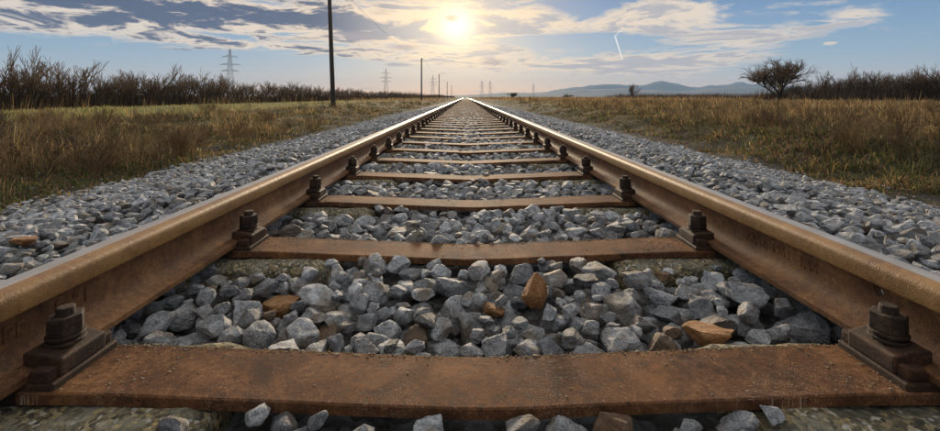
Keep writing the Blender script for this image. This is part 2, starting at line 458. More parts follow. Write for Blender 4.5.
# ------------------------------------------------------------------ rails
GAUGE, RAIL_H = 1.435, 0.140
FOOT = 0.058
RAIL_X = GAUGE / 2 + 0.0335
RAIL_Y0, RAIL_Y1 = -1.5, 900.0
def rail_profile():
    h = [(.058, 0), (.058, .0105), (.040, .0150), (.020, .0215), (.0105, .031), (.0072, .046), (.0070, .078), (.0095, .090),
         (.016, .0950), (.0325, .1000), (.0335, .1055), (.0335, .1250), (.0322, .1305), (.0290, .1350), (.0235, .1380), (.0170, .13935)]
    return h + [(-a, z) for a, z in reversed(h)]
def make_rail(sx, label):
    prof = rail_profile(); n = len(prof)
    ys = np.concatenate([np.linspace(RAIL_Y0, 6, 40), np.geomspace(6.5, RAIL_Y1, 40)])
    wob = (fbm(ys * .05, ys * 0 + sx, 21) - .5) * .010 * np.clip((ys - 4) / 20, 0, 1)   # rails never lie dead straight
    V = np.array([[x + w, y, z] for y, w in zip(ys, wob) for x, z in prof])
    i = np.arange(len(ys) * n).reshape(len(ys), n); j = np.roll(i, -1, 1)
    Fq = np.stack([i[:-1], i[1:], j[1:], j[:-1]], -1)
    headcols = [k for k in range(n) if (prof[k][1] > .0985 and prof[(k + 1) % n][1] > .0985)]
    isHead = np.zeros((len(ys) - 1, n), int); isHead[:, headcols] = 1
    me = mesh_np('rail', V, Fq.reshape(-1, 4), False)
    me.materials.append(M_RAIL); me.materials.append(M_HEAD)
    me.polygons.foreach_set('material_index', isHead.reshape(-1).astype(np.int32))
    me.polygons.foreach_set('use_smooth', np.ones(len(me.polygons), bool))
    bm = bmesh.new(); bm.from_mesh(me)
    bm.verts.ensure_lookup_table()
    bm.faces.new([bm.verts[k] for k in range(n)]); bm.faces.new([bm.verts[k] for k in reversed(range((len(ys) - 1) * n, len(ys) * n))])
    bmesh.ops.recalc_face_normals(bm, faces=bm.faces)
    for e in bm.edges:
        if len(e.link_faces) == 2 and e.calc_face_angle(0) > R(38): e.smooth = False
    bm.to_mesh(me); bm.free()
    o = obj('rail', me, None, None, (sx * RAIL_X, 0, 0))
    tag(o, label, 'rail', 'rails of the track')
    # polished strip worn by wheels, a fraction of a millimetre proud of the head
    off = sx * 0.006
    strip = [(-.0160, .13955), (-.008, .1400), (0, .1402), (.008, .1400), (.0160, .13885)]
    strip = [(off + x, z) for x, z in strip]
    V = np.array([[x + w, y, z] for y, w in zip(ys, wob) for x, z in strip]); k = len(strip)
    i = np.arange(len(ys) * k).reshape(len(ys), k)
    Fq = np.stack([i[:-1, :-1], i[:-1, 1:], i[1:, 1:], i[1:, :-1]], -1).reshape(-1, 4)
    obj('running_surface', mesh_np('running_surface', V, Fq, True), M_RUN, o)
    return o
rail_l = make_rail(-1, 'rusty steel rail on the left, letters IPE rolled on its web')
rail_r = make_rail(1, 'rusty steel rail on the right, with a drilled hole in its web')
# drilled hole through the right web
cutm = bmesh.new(); bmesh.ops.create_cone(cutm, cap_ends=True, segments=20, radius1=.0095, radius2=.0095, depth=.08, matrix=Matrix.Translation((0, 0.805, .078)) @ Matrix.Rotation(R(90), 4, 'Y'))
cut = bpy.data.objects.new('hole_cutter', mesh_bm('hole_cutter', cutm)); COL.objects.link(cut); cut.location = rail_r.location
bo = rail_r.modifiers.new('hole', 'BOOLEAN'); bo.object = cut; bo.operation = 'DIFFERENCE'; bo.solver = 'EXACT'
bpy.context.view_layer.update()
ev = rail_r.evaluated_get(bpy.context.evaluated_depsgraph_get())
newme = bpy.data.meshes.new_from_object(ev)
rail_r.modifiers.clear()
if len(newme.polygons) > 100: rail_r.data = newme
bpy.data.objects.remove(cut)
def letters(txt, size, y, z, rail, sx, space=1.0):
    cu = bpy.data.curves.new('letters', 'FONT'); cu.body = txt; cu.size = size; cu.extrude = .0011; cu.offset = .0006
    cu.space_character = space; cu.resolution_u = 3
    tmp = bpy.data.objects.new('letters', cu); COL.objects.link(tmp)
    bpy.context.view_layer.update()
    me = bpy.data.meshes.new_from_object(tmp.evaluated_get(bpy.context.evaluated_depsgraph_get()))
    bpy.data.objects.remove(tmp)
    o = obj('rolled_letters', me, None, rail); me.materials.clear(); me.materials.append(M_RAIL)
    xf = -sx * 0.0078
    if sx < 0: mtx = Matrix(((0, 0, 1, xf), (1, 0, 0, y), (0, 1, 0, z), (0, 0, 0, 1)))
    else: mtx = Matrix(((0, 0, -1, xf), (-1, 0, 0, y), (0, 1, 0, z), (0, 0, 0, 1)))
    o.matrix_local = mtx
    o['label'] = 'raised letters reading ' + txt
letters('IPE', .036, .664, .052, rail_l, -1, 1.1)
letters('1421', .036, .757, .052, rail_l, -1, 1.1)
letters('KRAZ', .033, 1.185, .052, rail_r, 1, 0.9)
letters('1963', .033, 1.088, .052, rail_r, 1, 0.95)
letters('IAS', .033, .995, .052, rail_r, 1, 1.2)

# ------------------------------------------------------------------ sleepers
PITCH_Y, Y_FIRST = 0.606, 0.725
TIE_W, TIE_TOP = 0.132, -0.0125
def tie_dip(ax): return -.024 * max(0.0, 1 - ax / .60)
def tie_mesh(seed):
    rr = random.Random(seed)
    xs = [-.705, -.66, -.60, -.5, -.4, -.3, -.2, -.1, -.03, .03, .1, .2, .3, .4, .5, .60, .66, .705]
    hw = TIE_W / 2
    bm = bmesh.new(); rings = []
    for x in xs:
        d = TIE_TOP + tie_dip(abs(x)) + rr.uniform(-.0005, .0005)
        w = hw + rr.uniform(-.0004, .0004)
        prof = [(-w, d - .018), (-w, d - .0025), (-w + .0025, d), (w - .0025, d), (w, d - .0025), (w, d - .018), (w - .010, d - .018), (w - .010, d - .012), (-w + .010, d - .012), (-w + .010, d - .018)]
        rings.append([bm.verts.new((x, y, z)) for y, z in prof])
    for a, b in zip(rings, rings[1:]):
        for k in range(len(a)):
            bm.faces.new((a[k], a[(k + 1) % len(a)], b[(k + 1) % len(a)], b[k]))
    bm.faces.new(rings[0]); bm.faces.new(list(reversed(rings[-1])))
    bmesh.ops.recalc_face_normals(bm, faces=bm.faces)
    return mesh_bm('steel_tie', bm)
def concrete_mesh(seed):
    bm = bmesh.new()
    bm_box(bm, -.38, .38, -.125, .125, -.24, -.036)
    bmesh.ops.subdivide_edges(bm, edges=bm.edges[:], cuts=19, use_grid_fill=True)
    from mathutils import noise as mn
    off = Vector((seed * 3.7, seed * 1.3, 0))
    for v in bm.verts:
        p = v.co.copy()
        # worn arrises
        ex, ey, ez = max(0, abs(p.x) - .35), max(0, abs(p.y) - .102), max(0, p.z + .058)
        v.co.z -= (ey * .55 + ex * .5) if p.z > -.10 else 0
        nn = mn.noise(p * 11 + off) * .007 + mn.noise(p * 34 + off) * .005 + mn.noise(p * 90 + off) * .003
        v.co += Vector((nn * .6, nn, nn if p.z > -.06 else 0))
        if p.z > -.04: v.co.z = min(v.co.z, -.0335)
    return mesh_bm('concrete_block', bm, True)
def clamp_meshes():
    # local frame: origin at the inner edge of the rail foot, +x towards the track centre
    bm = bmesh.new(); bm_box(bm, -.024, .038, -.042, .042, -.001, .034)
    bmesh.ops.subdivide_edges(bm, edges=[e for e in bm.edges if abs(e.verts[0].co.x - e.verts[1].co.x) > .01], cuts=1)
    for v in bm.verts:
        if v.co.z > .02 and v.co.x > .03: v.co.z -= .008
        if v.co.z > .02 and v.co.x < .00: v.co.z += .001
        if v.co.z < .02 and v.co.x < .00: v.co.z += .018
        if v.co.z < .02 and abs(v.co.x - .010) < .003: v.co.x = .002
    bm_box(bm, .004, .034, -.060, -.041, -.001, .018); bm_box(bm, .004, .034, .041, .060, -.001, .018)
    bm_bevel(bm, .0035, 2); body = mesh_bm('rail_clamp', bm)
    BX = .006
    bm = bmesh.new(); bm_cyl(bm, 24, .0270, .0270, .0325, .0385, BX, 0); bm_cyl(bm, 24, .0235, .0235, .0385, .0420, BX, 0); bm_cyl(bm, 24, .0265, .0265, .0420, .0475, BX, 0)
    bm_bevel(bm, .0012, 1); washer = mesh_bm('spring_washer', bm)
    bm = bmesh.new(); bm_cyl(bm, 6, .0262, .0255, .0475, .0775, BX, 0, .35)
    bm_bevel(bm, .0022, 2); nut = mesh_bm('nut', bm)
    bm = bmesh.new(); bm_cyl(bm, 14, .0135, .0125, .0755, .090, BX, 0); bm_bevel(bm, .002, 2); bolt = mesh_bm('bolt', bm)
    bm = bmesh.new(); bm_box(bm, -.160, .041, -.0630, .0630, -.0360, -.0008); bm_bevel(bm, .003, 1); base = mesh_bm('base_plate', bm)
    bm = bmesh.new(); bm_box(bm, .0005, .044, -.042, .042, -.001, .034); bm_cyl(bm, 8, .028, .028, .034, .052, BX, 0); bm_cyl(bm, 6, .0275, .0270, .052, .083, BX, 0); bm_cyl(bm, 8, .0150, .0140, .083, .095, BX, 0)
    low = mesh_bm('rail_clamp_low', bm)
    for m_ in (body, base): m_.materials.append(M_CLAMP)
    for m_ in (washer, nut, bolt): m_.materials.append(M_NUT)
    low.materials.append(M_CLAMP)
    return body, washer, nut, bolt, base, low
C_BODY, C_WASH, C_NUT, C_BOLT, C_BASE, C_LOW = clamp_meshes()
TIES = [tie_mesh(k) for k in range(6)]; CONCS = [concrete_mesh(k) for k in range(5)]
for m_ in TIES: m_.materials.append(M_TIE)
for m_ in CONCS: m_.materials.append(M_CONC)
ORD = ['first', 'second', 'third', 'fourth', 'fifth', 'sixth', 'seventh', 'eighth', 'ninth', 'tenth', 'eleventh', 'twelfth', 'thirteenth', 'fourteenth', 'fifteenth', 'sixteenth']
N_SLEEP = 110
SLEEP_Y = []
for k in range(N_SLEEP):
    rr = random.Random(100 + k)
    y = Y_FIRST + PITCH_Y * k + (rr.uniform(-.012, .012) if k > 1 else 0); SLEEP_Y.append(y)
    s = empty('sleeper', (0, y, 0), 0.0 if k < 2 else rr.uniform(-.006, .006))
    if k == 0: lab = 'nearest sleeper at the bottom edge, wide rust-brown tie bar between mossy concrete blocks'
    elif k < 16: lab = '%s sleeper counted from the bottom edge, rusty tie bar between the two rails' % ORD[k]
    else: lab = 'narrow far sleeper beyond the sixteenth, one of many crowding towards the vanishing point'
    tag(s, lab, 'sleeper', 'sleepers of the track')
    obj('steel_tie', TIES[k % 6], None, s)
    for sx in (-1, 1):
        c = obj('concrete_block', CONCS[(k * 2 + (sx > 0)) % 5], None, s, (sx * .79, 0, 0))
        if (k + sx) % 3 == 0: c.rotation_euler = (0, 0, math.pi)
        if k < 40:
            bp = obj('base_plate', C_BASE, None, s, (sx * (RAIL_X - FOOT), 0, 0)); bp.scale = (-sx, 1, 1)
        for inner in ((1, -1) if k < 14 else (1,)):
            if k < 14: me = C_BODY
            else: me = C_LOW
            q = obj('rail_clamp', me, None, s, (sx * (RAIL_X - inner * FOOT) , rr.uniform(-.004, .004), 0)); q.scale = (-sx * inner, 1, 1); q.rotation_euler = (0, 0, rr.uniform(-.05, .05))
            if k < 14:
                for nm, me2 in (('spring_washer', C_WASH), ('nut', C_NUT), ('bolt', C_BOLT)):
                    p = obj(nm, me2, None, q)
                    if nm == 'nut':
                        a = rr.uniform(-.5, .5); p.matrix_local = Matrix.Translation((.006, 0, 0)) @ Matrix.Rotation(a, 4, 'Z') @ Matrix.Translation((-.006, 0, 0))

# ------------------------------------------------------------------ ballast
def stone_shape(seed, sub):
    r = np.random.default_rng(900 + seed)
    bm = bmesh.new(); bmesh.ops.create_icosphere(bm, subdivisions=sub, radius=1.0)
    V = np.array([v.co[:] for v in bm.verts]); Fc = np.array([[v.index for v in f.verts] for f in bm.faces]); bm.free()
    nrm = r.normal(size=(13, 3)); nrm /= np.linalg.norm(nrm, axis=1)[:, None]
    dd = r.uniform(.46, .88, 13)
    V = V * 1.12
    for _ in range(2):
        for n_, d_ in zip(nrm, dd):
            ex = np.maximum(0, V @ n_ - d_); V -= ex[:, None] * n_
    from mathutils import noise as mn
    N = V / np.linalg.norm(V, axis=1)[:, None]
    amp = .085 if sub > 1 else .05
    dsp = np.array([mn.noise(Vector(p * 1.9 + seed * 5.1)) * amp + (mn.noise(Vector(p * 5.2 + seed * 2.3)) * .060 + mn.noise(Vector(p * 12 + seed)) * .022 if sub > 2 else 0) for p in V])
    V = V + N * dsp[:, None]
    V -= (V.max(0) + V.min(0)) / 2
    V /= (V.max(0) - V.min(0)) / 2                        # unit half extents
    return V, Fc
N_VAR = 18
SHAPES = {s: [stone_shape(k, s) for k in range(N_VAR)] for s in (1, 2, 3, 4)}

def target_top(x, y):
    """level the ballast is filled up to"""
    a = np.abs(x)
    t = np.where(x < 0, np.interp(a, [0, .5, 1.0, 1.5, 2.1, 2.8, 3.2], [-.046, -.040, -.03, -.045, -.17, -.30, -.345]),
                 np.interp(a, [0, .5, 1.0, 1.6, 2.3, 3.0, 3.3], [-.046, -.040, -.03, -.045, -.17, -.31, -.355]))
    return t + (vnoise(x * 3.1, y * 3.1, 4) - .5) * .035
def drop(x0, x1, y0, y1, res, tries, rlo, rhi, seed, fixed=()):
    r = np.random.default_rng(seed)
    gx = np.arange(x0, x1, res) + res / 2; gy = np.arange(y0, y1, res) + res / 2
    GX, GY = np.meshgrid(gx, gy); T = target_top(GX, GY)
    hf = T - .068 + (np.abs(GX) > 2.4) * .02
    own = np.full(hf.shape, -1, np.int32)
    solid = np.zeros(hf.shape, bool)
    for sy in SLEEP_Y:                                      # sleepers, rails and fastenings stand in the bed
        inb = np.abs(GY - sy)
        blk = (inb < .128) & (np.abs(np.abs(GX) - .79) < .39)
        tie = (inb < TIE_W / 2 + .004) & (np.abs(GX) < .88)
        fas = (inb < .085) & (np.abs(np.abs(GX) - .751) < .17)
        hf[blk] = np.maximum(hf[blk], -.036); hf[tie] = np.maximum(hf[tie], TIE_TOP - .03); solid |= tie | fas | (blk & (np.abs(np.abs(GX) - .79) < .34) & (sy < 6))
    ry_ = np.abs(np.abs(GX) - RAIL_X) < .060
    T[ry_] = np.minimum(T[ry_], -.040)                     # stones reach under the rail foot, never into it
    st = []
    def place(cx, cy, ax, ay, az, yaw, cz=None):
        R0 = max(ax, ay)
        i0, i1 = int((cx - R0 - x0) / res), int((cx + R0 - x0) / res) + 2; j0, j1 = int((cy - R0 - y0) / res), int((cy + R0 - y0) / res) + 2
        i0, j0 = max(0, i0), max(0, j0)
        sub = np.s_[j0:j1, i0:i1]
        dx, dy = GX[sub] - cx, GY[sub] - cy
        c, s = math.cos(yaw), math.sin(yaw)
        q = ((dx * c + dy * s) / ax) ** 2 + ((-dx * s + dy * c) / ay) ** 2
        inn = q < 1
        if not inn.any() or (solid[sub] & (q < .60)).any(): return None
        prof = np.sqrt(np.clip(1 - q, 0, 1))
        h = hf[sub][inn] + az * prof[inn] * .80
        z = np.partition(h, int(len(h) * .92))[int(len(h) * .92)]
        return z, sub, inn, prof
    def commit(z, sub, inn, prof, az):
        top = z + az * prof * .92
        up = inn & (top > hf[sub])
        hf[sub][up] = top[up]; own[sub][up] = len(st)
    for (cx, cy, ax, ay, az, yaw, extra) in fixed:
        p = place(cx, cy, ax, ay, az, yaw)
        if p is None: continue
        z = p[0] if extra is None else extra
        commit(z, *p[1:], az); st.append((cx, cy, z, ax, ay, az, yaw))
    n = int(tries)
    rad = rlo + (rhi - rlo) * r.random(n) ** 1.5
    rad[: n // 3] = rlo + (rhi - rlo) * (.35 + .65 * r.random(n // 3))
    U = r.random((n, 3, 2)); U[:, :, 1] **= (1.7 if y1 < 8 else 1.2); el1 = r.uniform(.72, 1.0, n); el2 = r.uniform(.50, .78, n); yaw = r.uniform(0, math.pi, n)
    for k in range(n):
        best = None; ax = rad[k] * 1.12; ay = ax * el1[k]; az = ax * el2[k]
        for c in range(3):
            cx = x0 + ax + U[k, c, 0] * (x1 - x0 - 2 * ax); cy = y0 + ax + U[k, c, 1] * (y1 - y0 - 2 * ax)
            p = place(cx, cy, ax, ay, az, yaw[k])
            if p is None: continue
            tt = float(T[min(int((cy - y0) / res), T.shape[0] - 1), min(int((cx - x0) / res), T.shape[1] - 1)])
            ov = p[0] + az * .9 - tt
            if ov > .012 + .016 * U[k, 0, 0] ** 3: continue
            if best is None or ov < best[0]: best = (ov, cx, cy, p)
        if best is None: continue
        _, cx, cy, p = best
        commit(*p, az); st.append((cx, cy, p[0], ax, ay, az, yaw[k]))
    st = np.array(st)
    # cells of each stone left open to the sky, and their size as the camera sees them
    ok = own >= 0
    o_, X_, Y_, Z_ = own[ok], GX[ok], GY[ok], hf[ok]
    open_n = np.bincount(o_, minlength=len(st))
    tpar = np.where(np.abs(X_) > .7, .72 / np.maximum(np.abs(X_), .01), 1)
    zray = CAM[2] + tpar * (Z_ - CAM[2])
    vis = (np.abs(X_) < .72) | ((zray > RAIL_H + .005) & (np.abs(X_) > .8))
    dep = np.maximum(Y_ - CAM[1], .05); u = (X_ - CAM[0]) / dep
    v = (CAM[2] - Z_) / dep
    vis &= (np.abs(u) < 1.07) & (v < .775) & (Y_ > .2)
    px = np.bincount(o_[vis], weights=(res * res / dep[vis] ** 2 * np.clip(.3 + v[vis], 0, 1)), minlength=len(st))
    keep = open_n * res * res > .10 * st[:, 3] * st[:, 4] * math.pi
    return st[keep], px[keep]

def px_to_ground(u, v, z):
    d = F_PX * (CAM[2] - z) / (v - 97.0)
    return (u - 465.5) / F_PX * d + CAM[0], d
POINTED = px_to_ground(535, 303, -.045)
fixed = [(POINTED[0], POINTED[1], .040, .036, .042, .3, -.014)]
for u in (232, 283, 336, 384, 430, 478, 522, 566, 612, 656, 700, 738):
    xx, yy = px_to_ground(u, 419, -.035)
    fixed.append((xx, yy, rng.uniform(.027, .036), rng.uniform(.020, .026), rng.uniform(.018, .025), rng.uniform(0, 3.1), -.052 + rng.uniform(-.008, .006)))
near_st, near_px = drop(-3.3, 3.4, .28, 5.4, .011, 28000, .013, .043, 11, fixed)
far_st, far_px = drop(-3.3, 3.4, 5.4, 22.0, .022, 26000, .026, .046, 12)

bed_x = np.linspace(-3.5, 3.6, 96); bed_y = np.concatenate([np.linspace(-1.5, 24, 300), np.geomspace(24.5, 900, 60)])
X, Y = np.meshgrid(bed_x, bed_y)
Z = np.minimum(target_top(X, np.minimum(Y, 40)) - .065, target_top(X, Y * 0) - .05) + (fbm(X * 9, Y * 9, 2) - .5) * .03
Z = np.where(Y > 20, Z + np.clip((Y - 20) / 8, 0, 1) * .045, Z)
Z = np.where(np.abs(X) > 3.2, ground_z(X, Y) - .03, Z)
i = np.arange(X.size).reshape(X.shape)
Fq = np.stack([i[:-1, :-1], i[:-1, 1:], i[1:, 1:], i[1:, :-1]], -1).reshape(-1, 4)
bed = obj('ballast_bed', mesh_np('ballast_bed', np.stack([X, Y, Z], -1).reshape(-1, 3), Fq, True), M_GRIT)
tag(bed, kind='structure')

def rot_for(yaw, seed):
    r = random.Random(seed)
    return Matrix.Rotation(yaw, 3, 'Z') @ Matrix.Rotation(r.uniform(-.38, .38), 3, 'X') @ Matrix.Rotation(r.uniform(-.38, .38), 3, 'Y')
order = np.argsort(-near_px)
pick = list(order[:300])
if 0 not in pick: pick[-1] = 0
HERO = []
for k in range(N_VAR):
    V, Fc = SHAPES[4][k]; HERO.append(mesh_np('stone', V, Fc, True)); HERO[-1].materials.append(M_STONE)
# pointed orange stone
V, Fc = SHAPES[4][4]; V = V.copy()
tp = 1 - np.clip((V[:, 2] + .5) / 1.5, 0, 1) ** 1.2 * .58
V[:, 0] = V[:, 0] * tp + .12 * (V[:, 2] > 0) * V[:, 2]; V[:, 1] *= tp
ME_POINT = mesh_np('pointed_stone', V, Fc, True); ME_POINT.materials.append(M_ORANGE)
RUST = []
for k in range(5):
    V, Fc = SHAPES[4][k + 6]; RUST.append(mesh_np('rusty_stone', V, Fc, True)); RUST[-1].materials.append(M_ORANGE if k == 0 else M_RUSTY)
rust_px = [(490, 303), (278, 312), (203, 287), (318, 322), (413, 318), (700, 333), (690, 340), (655, 335), (384, 419), (612, 419), (295, 295), (235, 275), (560, 250), (475, 245), (650, 265), (590, 250), (25, 245), (880, 225)]
rust_set = {}
for (u, v) in rust_px:
    xx, yy = px_to_ground(u, v, -.045)
    dd = (near_st[pick, 0] - xx) ** 2 + (near_st[pick, 1] - yy) ** 2
    q = pick[int(np.argmin(dd))]
    if q != 0 and dd.min() < .02: rust_set[q] = len(rust_set)
for q in pick:
    cx, cy, z, ax, ay, az, yaw = near_st[q]
    if q == 0: me, M3 = ME_POINT, Matrix.Rotation(.3, 3, 'Z')
    elif q in rust_set: me, M3 = RUST[rust_set[q] % 5], rot_for(yaw, int(q))
    else: me, M3 = HERO[int(q) * 7 % N_VAR], rot_for(yaw, int(q))
    o = bpy.data.objects.new('stone', me)
    o.matrix_world = Matrix.Translation((cx, cy, z)) @ M3.to_4x4() @ Matrix.Diagonal((ax, ay, az, 1))
    link(o, bed)
    if q == 0: o['label'] = 'rust-orange pointed stone standing up among the grey ones'
    elif q in rust_set: o['label'] = 'rust-brown stained stone among grey ballast'
def join_stones(sets):
    VV, FF, CC, n = [], [], [], 0
    for st, idx, sub in sets:
        for q in idx:
            cx, cy, z, ax, ay, az, yaw = st[q]
            V, Fc = SHAPES[sub][int(q) * 5 % N_VAR]
            M3 = np.array(rot_for(yaw, int(q) + 5000))
            VV.append((V * (ax, ay, az)) @ M3.T + (cx, cy, z)); FF.append(Fc + n); n += len(V)
            CC.append(np.tile((rng.random(), rng.random(), 0.0), (len(V), 1)))
    me = mesh_np('ballast_stones', np.concatenate(VV), np.concatenate(FF), False)
    col_attr(me, np.concatenate(CC)); return me
ps = set(pick)
rest = [q for q in range(len(near_st)) if q not in ps]
r2 = [q for q in rest if near_st[q, 1] < 2.3 and near_px[q] > 0]; r2s = set(r2); r1 = [q for q in rest if q not in r2s]
f2 = [q for q in range(len(far_st)) if far_st[q, 1] < 8]; f1 = [q for q in range(len(far_st)) if far_st[q, 1] >= 8]
gm = join_stones([(near_st, r2, 3), (near_st, r1, 2), (far_st, f2, 2), (far_st, f1, 1)])
gm.materials.append(M_STONE_J)
tag(obj('ballast_stones', gm, None, bed), kind='stuff')
print('stones near', len(near_st), 'far', len(far_st), 'r2', len(r2), 'tris', len(gm.polygons))

# ------------------------------------------------------------------ grass
PAL = {'straw': [(.55, .39, .17), (.46, .31, .12), (.62, .46, .23), (.38, .24, .10)],
       'tan': [(.42, .25, .10), (.34, .20, .085), (.50, .33, .14), (.27, .16, .07)],
       'green': [(.105, .115, .035), (.07, .082, .024), (.15, .145, .05), (.20, .175, .065)],
       'brown': [(.17, .10, .055), (.115, .07, .04), (.23, .14, .07)],
       'field': [(.32, .29, .085), (.42, .35, .12), (.24, .24, .065), (.47, .38, .15)]}
def blades(X, Y, H, Wd, C, lean=.35, seed=0, la=None):
    r = np.random.default_rng(seed); n = len(X)
    Z = ground_z(X, Y) - .02
    a = r.uniform(0, 2 * np.pi, n); fx, fy = np.cos(a), np.sin(a)
    la = r.uniform(0, 2 * np.pi, n) if la is None else la + r.normal(0, .5, n)
    ll = np.abs(r.normal(0, lean, n)) * H
    lx, ly = np.cos(la) * ll, np.sin(la) * ll
    B = np.stack([X, Y, Z], -1)
    side = np.stack([fx, fy, np.zeros(n)], -1) * (Wd / 2)[:, None]
    mid = B + np.stack([lx * .30, ly * .30, H * .58], -1)
    tip = B + np.stack([lx, ly, H * np.sqrt(np.clip(1 - (ll / np.maximum(H, 1e-3)) ** 2 * .5, .3, 1))], -1)
    V = np.stack([B - side, B + side, mid + side * .75, mid - side * .75, tip], 1).reshape(-1, 3)
    o = (np.arange(n) * 5)[:, None]
    Fc = np.concatenate([o + [0, 1, 2], o + [0, 2, 3], o + [3, 2, 4]], 0)
    return V, Fc, np.repeat(C, 5, 0)
def pick_cols(names, mixw, n, r):
    out = np.zeros((n, 3)); ch = np.array([r.choice(len(names), p=w) for w in mixw]) if np.ndim(mixw) == 2 else r.choice(len(names), size=n, p=mixw)
    for k, nm in enumerate(names):
        P_ = np.array(PAL[nm]); s = ch == k; out[s] = P_[r.integers(0, len(P_), s.sum())]
    return out * r.uniform(.75, 1.25, (n, 1))
def scatter(n, d0, d1, r, umin, umax):
    d = np.exp(r.uniform(np.log(d0), np.log(d1), n)); u = r.uniform(umin, umax, n)
    return u * d + CAM[0], d
def grass(name, label_kind, parts):
    VV, FF, CC, n = [], [], [], 0
    for V, Fc, C in parts:
        VV.append(V); FF.append(Fc + n); CC.append(C); n += len(V)
    me = mesh_np(name, np.concatenate(VV), np.concatenate(FF), False); col_attr(me, np.concatenate(CC))
    o = obj(name, me, M_GRASS); tag(o, label_kind, 'grass', kind='stuff')
    return o
def choose(cond, names, pa, pb, r):
    """per blade palette: cond in 0..1 blends weights pa -> pb"""
    w = np.array(pa)[None] * (1 - cond[:, None]) + np.array(pb)[None] * cond[:, None]
    cw = np.cumsum(w / w.sum(1, keepdims=True), 1); u = r.random((len(cond), 1)); ch = (u > cw).sum(1)
    out = np.zeros((len(cond), 3))
    for k, nm in enumerate(names):
        P_ = np.array(PAL[nm]); s = ch == k; out[s] = P_[r.integers(0, len(P_), s.sum())]
    return out * r.uniform(.75, 1.25, (len(cond), 1)), ch
def tufted(n_t, per, d0, d1, umin, umax, xlo, xhi, hfun, pal, pa, pb, seed, spread=.10, lean=.4, wmul=1.0, edge=None):
    r = np.random.default_rng(seed)
    tx, ty = scatter(n_t, d0, d1, r, umin, umax)
    k = (tx > xlo) & (tx < xhi)
    if edge is not None: k &= edge(tx, ty, r)
    tx, ty = tx[k], ty[k]
    ts = r.uniform(.55, 1.25, len(tx))
    X = np.repeat(tx, per); Y = np.repeat(ty, per); sc = np.repeat(ts, per); dist = np.hypot(X, Y)
    sp = spread * (1 + dist * .02) * sc
    ox, oy = r.normal(0, 1, len(X)) * sp, r.normal(0, 1, len(Y)) * sp
    X = X + ox; Y = Y + oy; la = np.arctan2(oy, ox)
    H = hfun(X, Y) * sc * r.uniform(.45, 1.15, len(X))
    Wd = (.0035 + .00065 * dist) * wmul * r.uniform(.7, 1.3, len(X))
    patch = np.clip((fbm(np.repeat(tx, per) * .55, np.repeat(ty, per) * .55, 31) - .38) / .26, 0, 1)
    tr = np.repeat(r.random(len(tx)), per); patch = np.clip(patch * .7 + tr * .45 - .08, 0, 1)
    C, _ = choose(patch, pal, pa, pb, r)
    return blades(X, Y, H, Wd, C, lean, seed, la)
L_edge = lambda x, y, r: (x < -2.95 - .7 * fbm(y * .5, y * 0, 8) + .35 * (r.random(len(x)) - .5))
R_edge = lambda x, y, r: (x > 3.25 + .8 * fbm(y * .5, y * 0 + 3, 8) - .35 * (r.random(len(x)) - .5))
clump = lambda x, y, sd: np.clip((fbm(x * .8, y * .8, sd, 3) - .42) * 3.6, 0, 1)
hl = lambda x, y: (.045 + .20 * clump(x, y, 41)) * np.clip((-x - 2.5) / 1.6, .25, 1) * np.interp(-x, [7.5, 10.5], [1, .40])
hr = lambda x, y: (.06 + .23 * clump(x, y, 43)) * np.interp(x, [3.2, 4.4, 5.4, 12, 60], [.30, .50, .85, 1.35, 1.8])
P3 = ['straw', 'green', 'tan', 'brown']
grass('verge_grass', 'rough tufted grass and weeds on the verge left of the ballast', [
    tufted(8500, 15, 2.0, 60, -1.32, -.02, -10.5, -2.6, hl, P3, [.06, .62, .10, .22], [.22, .20, .36, .22], 51, .080, 1.0, 1.9, edge=L_edge),
    tufted(900, 10, 3.0, 60, -1.32, -.02, -9, -3.4, lambda x, y: .10 + hl(x, y) * 1.5, P3, [.2, .2, .4, .2], [.35, .0, .45, .20], 52, .05, .35, .8, edge=L_edge)])
dark = lambda x, y: .05 + .11 * clump(x * 1.4, y * 1.4, 19)
low = lambda x, y: .035 + .075 * fbm(x * 2.2, y * 2.2, 77)
grass('low_herbs', 'low matted moss and herbs along the edges of the ballast', [
    tufted(5000, 12, 2.0, 26, -1.32, -.04, -6.5, -2.7, low, ['green', 'brown', 'tan'], [.62, .30, .08], [.35, .45, .20], 65, .07, 1.2, 2.4, edge=L_edge),
    tufted(5000, 12, 2.2, 26, .04, 1.32, 3.1, 7.0, low, ['green', 'brown', 'tan'], [.55, .38, .07], [.25, .50, .25], 66, .07, 1.2, 2.4, edge=R_edge),
    tufted(2600, 16, 2.2, 30, -1.32, -.04, -5.2, -3.0, dark, ['green', 'brown', 'tan'], [.86, .10, .04], [.60, .28, .12], 67, .055, .8, 1.6, edge=L_edge),
    tufted(3200, 16, 2.4, 30, .04, 1.32, 3.7, 6.2, dark, ['green', 'brown', 'tan'], [.80, .15, .05], [.50, .35, .15], 68, .055, .8, 1.6, edge=R_edge)])
grass('field_grass', 'short yellow-green meadow grass between the left verge and the hedge', [
    tufted(5200, 9, 8, 220, -1.32, -.03, -19.5, -9.0, lambda x, y: .10 + .10 * fbm(x * .4, y * .4, 4), ['field', 'green', 'straw'], [.75, .15, .10], [.8, .0, .2], 53, .20, .35)])
grass('hedge_foot_grass', 'tall dead brown grass along the foot of the left hedge', [
    tufted(4200, 8, 14, 320, -1.32, -.03, -24, -18.6, lambda x, y: .45 + .55 * fbm(x * .5, y * .5, 6), ['tan', 'brown', 'straw'], [.35, .5, .15], [.3, .6, .1], 54, .18, .25)])
